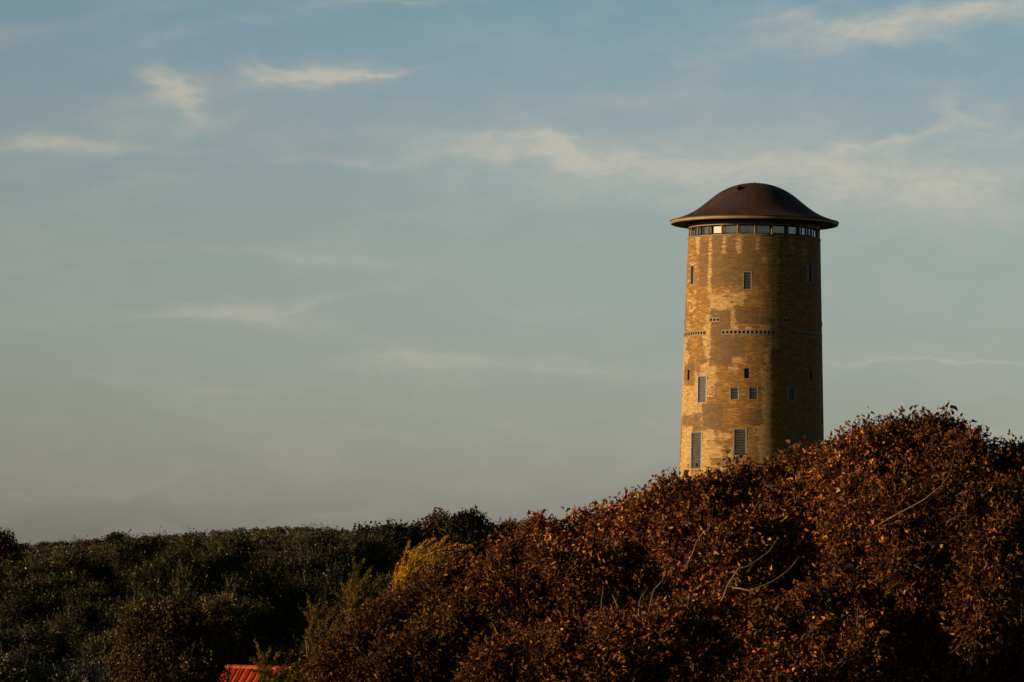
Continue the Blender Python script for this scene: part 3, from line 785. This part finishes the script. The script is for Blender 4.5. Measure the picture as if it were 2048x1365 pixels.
maple('brown-leaved tree hiding the foot of the brick tower, with two long bare curved branches', 80.5, 1510,
      [(1600, 985, 80), (1535, 1010, 75), (1465, 1010, 70), (1395, 1030, 78), (1335, 1045, 76), (1620, 1085, 95, -.6), (1500, 1105, 95, -.8), (1400, 1130, 100, -.8),
       (1570, 1190, 90, -.5), (1640, 1200, 95, .2), (1470, 1220, 105, -1.2), (1690, 1120, 80, 0), (1500, 1300, 110, .5), (1670, 1235, 85, -.3), (1600, 1290, 95, .3), (1655, 1060, 75, -.6)], 12, byo=-1.5,
      bare=[(((1438, 1215, 79.5), (1452, 1170, 79.5), (1478, 1140, 79.4), (1520, 1118, 79.6), (1548, 1090, 79.8), (1558, 1072, 80)), .04),
            (((1452, 1172, 79.6), (1480, 1175, 79.3), (1512, 1181, 79.2), (1545, 1165, 79.2), (1580, 1135, 79.3), (1598, 1115, 79.4)), .033),
            (((1375, 1130, 80.3), (1395, 1080, 80.2), (1415, 1058, 80.2), (1440, 1035, 80.4)), .03)])
maple('reddish brown tree left of the tower foot, bare twigs rising from its top', 81, 1180,
      [(1275, 1085, 78), (1210, 1103, 72), (1150, 1100, 66), (1090, 1112, 60), (1035, 1135, 58), (1310, 1150, 90, -.5), (1210, 1180, 95, -.8), (1110, 1190, 90, -.8),
       (1290, 1230, 90, -1), (1180, 1270, 90, 0), (1010, 1200, 80, -.4), (1060, 1250, 80, -.6), (985, 1168, 45)], 13, byo=1, 
      bare=[(((1272, 1020, 80), (1273, 1000, 80), (1271, 978, 80)), .016), (((1222, 1030, 80), (1224, 1005, 80)), .014), (((1247, 1030, 80), (1244, 1008, 80), (1248, 990, 80)), .014),
            (((1275, 1330, 78), (1285, 1270, 78), (1300, 1200, 78), (1325, 1160, 78), (1345, 1115, 78)), .036), (((1276, 1240, 77.9), (1277, 1205, 78), (1290, 1180, 78)), .025),
            (((1205, 1365, 77), (1207, 1300, 77.2), (1200, 1240, 77.3), (1206, 1170, 77.4)), .035), (((1225, 1190, 77.4), (1240, 1222, 77.2), (1248, 1258, 77)), .024)])
maple('low dull brown tree with fine leaves between the golden cypress and the red roof', 81.5, 830,
      [(905, 1190, 62), (850, 1225, 68), (790, 1262, 68), (735, 1300, 62), (680, 1345, 58), (950, 1240, 78, -.6), (880, 1300, 88, -.8), (790, 1350, 80, -.8), (960, 1330, 85, .3), (700, 1420, 80)], 14, byo=3.5,
      leaf=.078, dens=1000, gain=.46, pal=([(.20, .076, .014), (.13, .050, .012), (.08, .034, .01), (.26, .12, .025), (.12, .08, .02)], (4, 5, 5, 1, 1)),
      bare=[(((1000, 1330, 77), (965, 1270, 76.8), (942, 1222, 76.8)), .028), (((990, 1300, 76.9), (984, 1240, 76.8), (971, 1210, 76.8), (970, 1186, 76.8)), .026)])
maple('brown tree in front at the bottom edge, left of the deep shade', 78, 1240,
      [(1340, 1320, 110), (1220, 1350, 110), (1100, 1370, 100), (1440, 1360, 100), (1010, 1400, 95), (1280, 1430, 130), (1140, 1460, 120), (1400, 1450, 120)], 15, shoots=4)
maple('shaded brown tree at the bottom edge, right of the bare curved branches', 79, 1720,
      [(1540, 1300, 85, -1), (1620, 1265, 88, -1), (1700, 1255, 85, -.8), (1560, 1380, 105, -1.6), (1670, 1350, 105, -1.6), (1780, 1270, 95, .6), (1770, 1360, 100, 0), (1870, 1290, 100, 2), (1970, 1290, 100, 2.5), (1870, 1370, 110, 2), (1990, 1370, 115, 2.2), (2090, 1330, 120, 2.5), (1680, 1440, 130), (1850, 1440, 130, 1), (2020, 1450, 130, 2), (1480, 1420, 100)], 16)

# ---- green shrubs and poplars on the left
GG = 'dark green trees on the left slope'
def green(label, Y, tpx, lobes, seed, pal=GREEN, **k):
    global tot_l
    kw = dict(dens=1500, leaf=.062, group=GG, clump=14, grow=(0, -.05, .75), sprayl=4.0, shoots=14, droop=-.2, holes=-.75, rough=.2, name='poplar_tree', cat='tree'); kw.update(k)
    kw.setdefault('spread', .13); nm, ct, lf, ds = kw.pop('name'), kw.pop('cat'), kw.pop('leaf'), kw.pop('dens')
    r, n = tree(nm, label, ct, Y, tpx, lobes, pal, lf, T_OVAL, M_GREEN, seed, ds, **kw)
    tot_l += n
def slope_lobes(x0, x1, seed, top, y1=1420, step=44):
    r_ = np.random.default_rng(seed); L = []
    y = 0
    while top + 50 + y < y1:
        yy = top + 50 + y; x = x0 + r_.uniform(0, step)
        while x < x1 + 10:
            t_ = np.interp(x, TOPX, TOPY)
            yv = yy - top + t_ + r_.normal(0, 7)
            deep = max(math.exp(-(((x - a) / c) ** 2 + ((yv - b) / d) ** 2)) for (a, b, c, d) in HOLLOWS)
            if r_.random() > .06: L.append((x + r_.normal(0, 8), yv, r_.uniform(26, 46) * (1 + y / 700), (250 - y) * .055 + r_.normal(0, .7) + 3.5 * deep))
            x += step * r_.uniform(.8, 1.25) * (1 + y / 800)
        y += step * .78 * (1 + y / 700)
    return L
TOPX, TOPY = [-60, 0, 100, 160, 260, 350, 450, 530, 600, 700, 780], [1130, 1122, 1112, 1102, 1090, 1078, 1064, 1056, 1058, 1066, 1076]
HOLLOWS = [(250, 1180, 80, 34), (330, 1200, 60, 30), (205, 1275, 60, 40), (150, 1330, 110, 40), (540, 1230, 55, 90), (440, 1190, 50, 30), (600, 1260, 40, 60), (740, 1130, 50, 40), (60, 1275, 50, 20)]
SK = dict(sub=4, rough=.35, holes=-.9, shoots=9, gain=.46, tdy=7, limbr=.3, fh=.35, leaf=.050, dens=2100, spread=.15, sprayl=6.5)
green('dark green tree with pale glinting leaves at the left edge of the photo', 100, 60, slope_lobes(-70, 165, 1, 1120), 31, **SK)
green('dark green tree with brownish upper leaves, second from the left edge', 100, 280, slope_lobes(175, 375, 2, 1085), 32, **SK)
green('tall dark green tree reaching the skyline above the red roof', 102, 395, slope_lobes(385, 560, 3, 1062, 1275), 33, **dict(SK, fh=.6, limbr=.12))
green('dark green tree on the skyline just left of the cypresses', 103, 670, slope_lobes(585, 770, 4, 1062, 1420), 34, **SK)
green('olive brown bushy tree left of the red tiled roof', 97, 330,
      [(285, 1275, 50), (345, 1262, 50), (400, 1255, 45), (440, 1240, 30), (300, 1340, 62, -.5), (370, 1330, 50, -.8), (250, 1330, 40), (320, 1430, 90)], 35, pal=OLIVE, gain=.6, rough=.3, sub=6, holes=-.6)
green('silvery leaved shrub in the bottom left corner', 88, 15, [(15, 1365, 45), (-40, 1350, 60), (45, 1400, 50)], 36, pal=SILVER, name='silver_shrub', cat='shrub', leaf=.06, dens=900, group='silvery shrubs at the bottom left')
green('silvery leaved shrub at the bottom edge, second from the left corner', 88, 140, [(75, 1375, 38), (120, 1370, 42), (160, 1375, 40), (110, 1430, 60)], 37, pal=SILVER, name='silver_shrub', cat='shrub', leaf=.06, dens=900, group='silvery shrubs at the bottom left')

# ---- trees on the skyline further off
GF_ = 'far trees on the skyline'
def far(label, Y, tpx, lobes, seed, pal=DARKG, **k):
    green(label, Y, tpx, lobes, seed, pal, **dict(dict(leaf=.11, dens=420, group=GF_, name='skyline_tree', clump=10, shoots=6, holes=-1.1, sprayl=1.8), **k))
far('round russet tree on the skyline, widest of the two domes above the golden cypress', 165, 875, [(850, 1078, 34), (885, 1068, 38), (910, 1075, 34), (820, 1100, 36), (880, 1110, 45)], 41, RUSSET)
far('dark round tree on the skyline touching the russet dome on its right', 160, 945, [(925, 1060, 26), (945, 1068, 34), (965, 1080, 28), (945, 1110, 40)], 42)
far('low russet dome on the skyline between the dark round tree and the brown trees', 172, 1020, [(1000, 1083, 32), (1035, 1076, 34), (1060, 1085, 28), (1080, 1100, 40), (1010, 1110, 40)], 43, RUSSET)
far('dark olive tree on the skyline left of the russet domes', 150, 785, [(740, 1092, 36), (780, 1084, 38), (815, 1092, 32), (760, 1130, 50)], 44)
far('small rust coloured bush poking above the skyline at the left edge', 140, 5, [(5, 1102, 28), (-20, 1100, 32), (20, 1112, 22), (5, 1130, 30)], 45, RUSSET)
far('small dark bush standing up from the far treeline above the left slope', 205, 235, [(228, 1082, 14), (244, 1083, 14), (236, 1092, 16)], 46, dens=700, leaf=.09)

# far wood that reads as one mass
rng = np.random.default_rng(77)
def far_wood(name, label, xs, topf, Y, seed, pal, leaf, dens, rpx):
    K_ = 0
    rng = np.random.default_rng(seed); P, S, D = [], [], []
    for x in xs:
        for dy_ in (0, 1, 2, 3, 4):
            Yc = Y + rng.uniform(-8, 8) - dy_ * 14; r = rpx * rng.uniform(.75, 1.3)
            c = at(x + rng.uniform(-10, 10), topf(x) + r * .95 + dy_ * rpx * .9 + rng.uniform(-1, 2), Yc); R = r / F_PX * Yc
            n = int(4 * math.pi * R * R * dens)
            dv = unit(rng.normal(size=(n, 3))); P.append(c + dv * (R * (1 + rng.normal(0, .10, (n, 1))))); S.append(leaf * rng.uniform(.6, 1.4, n)); D.append(rng.normal(size=(n, 3)))
    P = np.concatenate(P); S = np.concatenate(S); D = np.concatenate(D)
    V, F, k = leaves_mesh(P, D, rng.normal(size=P.shape), S, T_OVAL)
    b_ = vnoise(rng, 8, (.15, .6))
    col = palette(rng, len(P), *pal) * np.exp(.3 * b_(P))[:, None]
    o = mesh_obj(name, V, F, M_GREEN, None, False, colors=np.repeat(np.clip(col, .004, .5), k, 0), origin=P.mean(0))
    tag(o, label, 'woods', None, 'stuff')
    return len(P)
top1 = lambda x: np.interp(x, [-60, 0, 60, 130, 250, 350, 450, 560, 700, 850], [1094, 1094, 1089, 1084, 1078, 1072, 1062, 1055, 1062, 1074])
tot_l += far_wood('distant_woods', 'far brownish green wood along the skyline behind the left slope', list(range(-60, 860, 12)) + list(range(870, 2500, 20)), top1, 215, 5,
                  ([(.024, .023, .008), (.05, .031, .009), (.019, .020, .007), (.07, .037, .011)], (4, 3, 4, 1)), .10, 300, 14)

# ---- cypresses
def cypress(label, Y, plumes, seed, base_px, pal, sway=10):
    """plumes: (px, py of tip, lean in picture degrees, length in px, dY)"""
    rng = np.random.default_rng(seed)
    tx = at(base_px, 1200, Y)[0]; gz = float(ground_h(tx, Y))
    root = empty('cypress_tree', (tx, Y, gz - .1), label, 'tree', 'feathery cypresses beside the red roof')
    P, D, S, Cc = [], [], [], []
    t = MB(); tips = []
    for (px, py, lean, L, dY) in plumes:
        tip = at(px, py, Y + dY); Lm = L / F_PX * Y * 1.3
        a = math.radians(lean * 1.3 + sway); ax = np.array((math.sin(a), rng.uniform(-.25, .1), math.cos(a))); ax /= np.linalg.norm(ax)
        basep = tip - ax * Lm; tips.append(basep)
        t.tube([basep, (basep + tip) / 2, tip - ax * .1 * Lm], [.02, .013, .004], 4)
        nb = int(24 * L / 100) + 8
        for s in np.linspace(0, 1, nb):
            for _k in range(3):
                ph = rng.uniform(0, 6.28); q = unit(np.cross(ax, np.array((math.cos(ph), math.sin(ph), .3))))
                bl = Lm * (.25 * (1 - s) ** .85 + .03) * rng.uniform(.6, 1.1)
                dv = unit(ax * 1.0 + q * .62 + rng.normal(0, .1, 3)); o0 = basep + ax * Lm * s
                # spray along the side branch: needles alternating left and right
                m_ = max(5, int(bl / .017)); u_ = np.linspace(.05, 1, m_)[:, None]
                sd = unit(np.cross(dv, rng.normal(size=3)))
                P.append(o0 + dv * bl * u_ + (0, 0, .06 * bl) * u_ ** 2)
                sg = np.where(np.arange(m_) % 2 == 0, 1, -1)[:, None]
                D.append(unit(dv * .9 + sd * sg * .45 + rng.normal(0, .10, (m_, 3)))); S.append((.072 * (1.15 - .6 * u_[:, 0])) * rng.uniform(.7, 1.2, m_))
    P = np.concatenate(P); D = np.concatenate(D); S = np.concatenate(S)
    V, F, k = leaves_mesh(P, D, rng.normal(size=P.shape), S, (T_OVAL[0] * (1, .36, .7), T_OVAL[1]))
    mesh_obj('crown', V, F, M_CON, root, False, colors=np.repeat(np.clip(palette(rng, len(P), *pal, .2), .004, .6), k, 0))
    ctr = np.mean(tips, 0); low = np.array((tx, Y, gz - .3)); tops = np.array((tx * .4 + ctr[0] * .6, ctr[1] + .3, ctr[2]))
    t.tube([low, (low + tops) / 2, tops], [.17, .12, .05], 8)
    for b in tips:
        f = low + (tops - low) * rng.uniform(.55, .95); t.tube([f, (f + b) / 2 - (0, 0, .1), b], [.05, .035, .02], 5)
    t.build('trunk', M_BARK, root, True)
    return len(P)
GOLD = ([(.46, .235, .020), (.33, .165, .016), (.20, .12, .014), (.08, .055, .010)], (3, 4, 3, 2))
OLV = ([(.15, .095, .008), (.09, .065, .007), (.04, .034, .005), (.26, .145, .011)], (3, 4, 4, 1))
rng = np.random.default_rng(5)
pl = [(818, 1086, -6, 70, 0), (853, 1082, 14, 70, 0), (868, 1078, 18, 75, .1), (893, 1076, 20, 80, 0), (912, 1090, 34, 85, .1), (940, 1094, 48, 100, -.1), (905, 1112, 40, 80, -.4), (868, 1098, 22, 80, -.5), (838, 1104, 8, 80, -.5),
      (808, 1118, -8, 75, -.3), (795, 1130, -12, 70, -.2), (885, 1130, 38, 80, -.7), (850, 1135, 20, 80, -.8), (820, 1145, 0, 80, -.7), (925, 1125, 50, 80, -.2), (800, 1165, -18, 80, -.5), (840, 1170, 10, 90, -.9)]
tot_l += cypress('golden feathery cypress, the brightest, its plumes blown to the right below the skyline', 84, pl, 51, 850, GOLD, 20)
pl = [(708, 1118, -10, 60, 0), (725, 1122, 12, 55, 0), (700, 1150, -14, 70, 0), (742, 1138, 14, 70, -.2), (765, 1152, 22, 80, -.2), (715, 1170, 2, 80, -.3), (685, 1172, -24, 80, -.2), (770, 1185, 24, 80, -.4), (740, 1195, 12, 85, -.5), (700, 1210, -12, 85, -.5), (790, 1215, 28, 80, -.4), (760, 1235, 14, 90, -.7), (720, 1245, -4, 90, -.7)]
tot_l += cypress('olive green cypress standing left of the golden one', 88, pl, 52, 740, OLV)
pl = [(616, 1192, -18, 60, 0), (632, 1215, 0, 60, -.1), (650, 1212, 14, 60, -.1), (612, 1228, -30, 60, 0), (672, 1215, 20, 60, -.2), (695, 1212, 18, 65, -.2), (640, 1245, 0, 75, -.3), (615, 1262, -26, 70, -.3), (665, 1255, 12, 80, -.4), (700, 1255, 22, 70, -.3), (632, 1300, -14, 85, -.5), (670, 1310, 8, 85, -.5)]
tot_l += cypress('dark cypress with amber tips above the left end of the fine-leaved brown tree', 87, pl, 53, 650, OLV)
pl = [(511, 1283, -22, 60, 0), (540, 1297, 4, 55, -.1), (525, 1310, -12, 60, -.2), (503, 1318, -45, 55, -.3), (557, 1308, 14, 60, -.2), (585, 1305, 14, 60, -.1), (600, 1320, 24, 60, -.2), (540, 1335, -6, 75, -.4), (507, 1341, -62, 60, -.5), (570, 1335, 6, 75, -.4), (600, 1350, 14, 75, -.3), (530, 1370, -20, 80, -.5), (580, 1385, 5, 80, -.5), (615, 1380, 22, 80, -.4), (548, 1352, -2, 70, -.6), (560, 1345, 8, 70, -.6), (578, 1350, 4, 75, -.6), (592, 1345, 10, 70, -.7), (606, 1352, 12, 70, -.7), (535, 1365, -10, 70, -.7), (568, 1368, 0, 75, -.8), (600, 1375, 8, 75, -.8), (620, 1350, 14, 75, -.7), (540, 1388, -6, 75, -.9)]
tot_l += cypress('lowest cypress, overlapping the right end of the red tiled roof', 90, pl, 54, 560, OLV)

# ------------------------------------------------------------------ house with the red roof
m_tile, gt, bt, _ = material('red_clay_tile', rough=.45, spec=.4)
nt_ = gt.noise(gt.tc('Object'), 2.2, 5, .7)
gt.put(bt.inputs['Base Color'], gt.mix(gt.sstep(nt_, .3, .75), (.30, .038, .008), (.20, .026, .007)))
m_wallh = stained('dark_brown_brick', (.10, .05, .03), (.14, .07, .04), 6)  # dark brown brick colour keeps the shaded gable end dark
HY = 118.0
ridge0 = at(453, 1335.5, HY)
ph = math.radians(-30)
rdir = np.array((math.cos(ph), math.sin(ph), 0)); down = np.array((math.sin(ph), -math.cos(ph), 0))
sl = unit(down + np.array((0, 0, -1.0)))            # down the slope
nrmR = unit(down + np.array((0, 0, 1.0)))
LEN, SLL = 7.0, 4.6
hz = float(ground_h(ridge0[0], HY))
green('dark tree in the shade behind the ridge of the red roof', 128, 470, [(400, 1340, 55), (445, 1318, 42, 1), (495, 1312, 42, 1), (545, 1318, 42, 1), (595, 1325, 45, 1), (470, 1280, 45, 3), (530, 1275, 45, 3), (470, 1355, 42, 2), (540, 1355, 42, 2), (430, 1440, 80), (520, 1440, 80)], 39, limbr=.3, fh=.3, sub=4)
house = empty('house', (ridge0[0] + rdir[0] * LEN / 2, ridge0[1] + rdir[1] * LEN / 2, hz - .2), 'house with a bright red tiled roof, its ridge at the bottom edge beside a cypress', 'house')
def slope(dn, sgn):
    s_ = unit(dn + np.array((0, 0, -1.0))); n_ = unit(dn + np.array((0, 0, 1.0)))
    TW, TL = .235, .335
    V, F = [], []
    prof = [(0, -.02), (.06, .045), (.20, .066), (.38, .066), (.55, .050), (.74, .030), (.90, .0), (.97, -.02)]
    nc = int(LEN / TW); nr = int(SLL / TL)
    for r in range(nr):
        for c in range(nc):
            n0 = len(V)
            for (u_, h) in prof:
                for (l, extra) in ((0, -.002), (1.05, .010)):
                    V.append(ridge0 + rdir * (c + u_) * TW + s_ * (r + l) * TL + n_ * (h + extra + .01))
            m = len(prof)
            for i in range(m - 1): F.append((n0 + 2 * i, n0 + 2 * i + 2, n0 + 2 * i + 3, n0 + 2 * i + 1))
            # tile butt
            for i in range(m - 1):
                a, b = V[n0 + 2 * i + 1], V[n0 + 2 * i + 3]; k = len(V); V += [a - n_ * .012, b - n_ * .012]; F.append((n0 + 2 * i + 1, n0 + 2 * i + 3, k + 1, k))
    return V, F
V1, F1 = slope(down, 1); V2, F2 = slope(-down, -1)
roofo = mesh_obj('roof', np.array(V1 + V2), F1 + [tuple(len(V1) + a for a in f) for f in F2], m_tile, house)
rc = MB()
nrd = int(LEN / .36)
for i in range(nrd):
    a = ridge0 + rdir * (i * .36) + (0, 0, .0); b = a + rdir * .375
    pts = []
    for t in np.linspace(-1.35, 1.35, 9):
        o_ = down * math.sin(t) * .115 + np.array((0, 0, math.cos(t) * .115 - .03)); pts.append(o_)
    n0 = len(rc.V)
    for o_ in pts: rc.V += [a + o_, b + o_ * 1.07]
    for j in range(8): rc.F.append((n0 + 2 * j, n0 + 2 * j + 2, n0 + 2 * j + 3, n0 + 2 * j + 1))
rcap = rc.build('ridge_cap', m_tile, house, True)
under = MB()
for s_ in (down, -down):
    e = unit(s_ + np.array((0, 0, -1.0)))
    under.quad(ridge0 - (0, 0, .03), ridge0 + rdir * LEN - (0, 0, .03), ridge0 + rdir * LEN + e * SLL - (0, 0, .03), ridge0 + e * SLL - (0, 0, .03))
under.build('roof_underlay', m_hatch, house)
wl = MB(); hd = SLL * .7071 - .35
A = ridge0 + rdir * .12 - (0, 0, .12); B = ridge0 + rdir * (LEN - .12) - (0, 0, .12)
for E in (A, B):
    p1 = E + down * hd - (0, 0, hd); p2 = E - down * hd - (0, 0, hd)
    wl.quad(E, p1, p1 * (1, 1, 0) + (0, 0, hz - .3), p2 * (1, 1, 0) + (0, 0, hz - .3), p2)
for sg in (1, -1):
    p1 = A + down * hd * sg - (0, 0, hd); p2 = B + down * hd * sg - (0, 0, hd)
    wl.quad(p1, p2, p2 * (1, 1, 0) + (0, 0, hz - .3), p1 * (1, 1, 0) + (0, 0, hz - .3))
wl.build('wall', m_wallh, house)
print('leaves', tot_l)
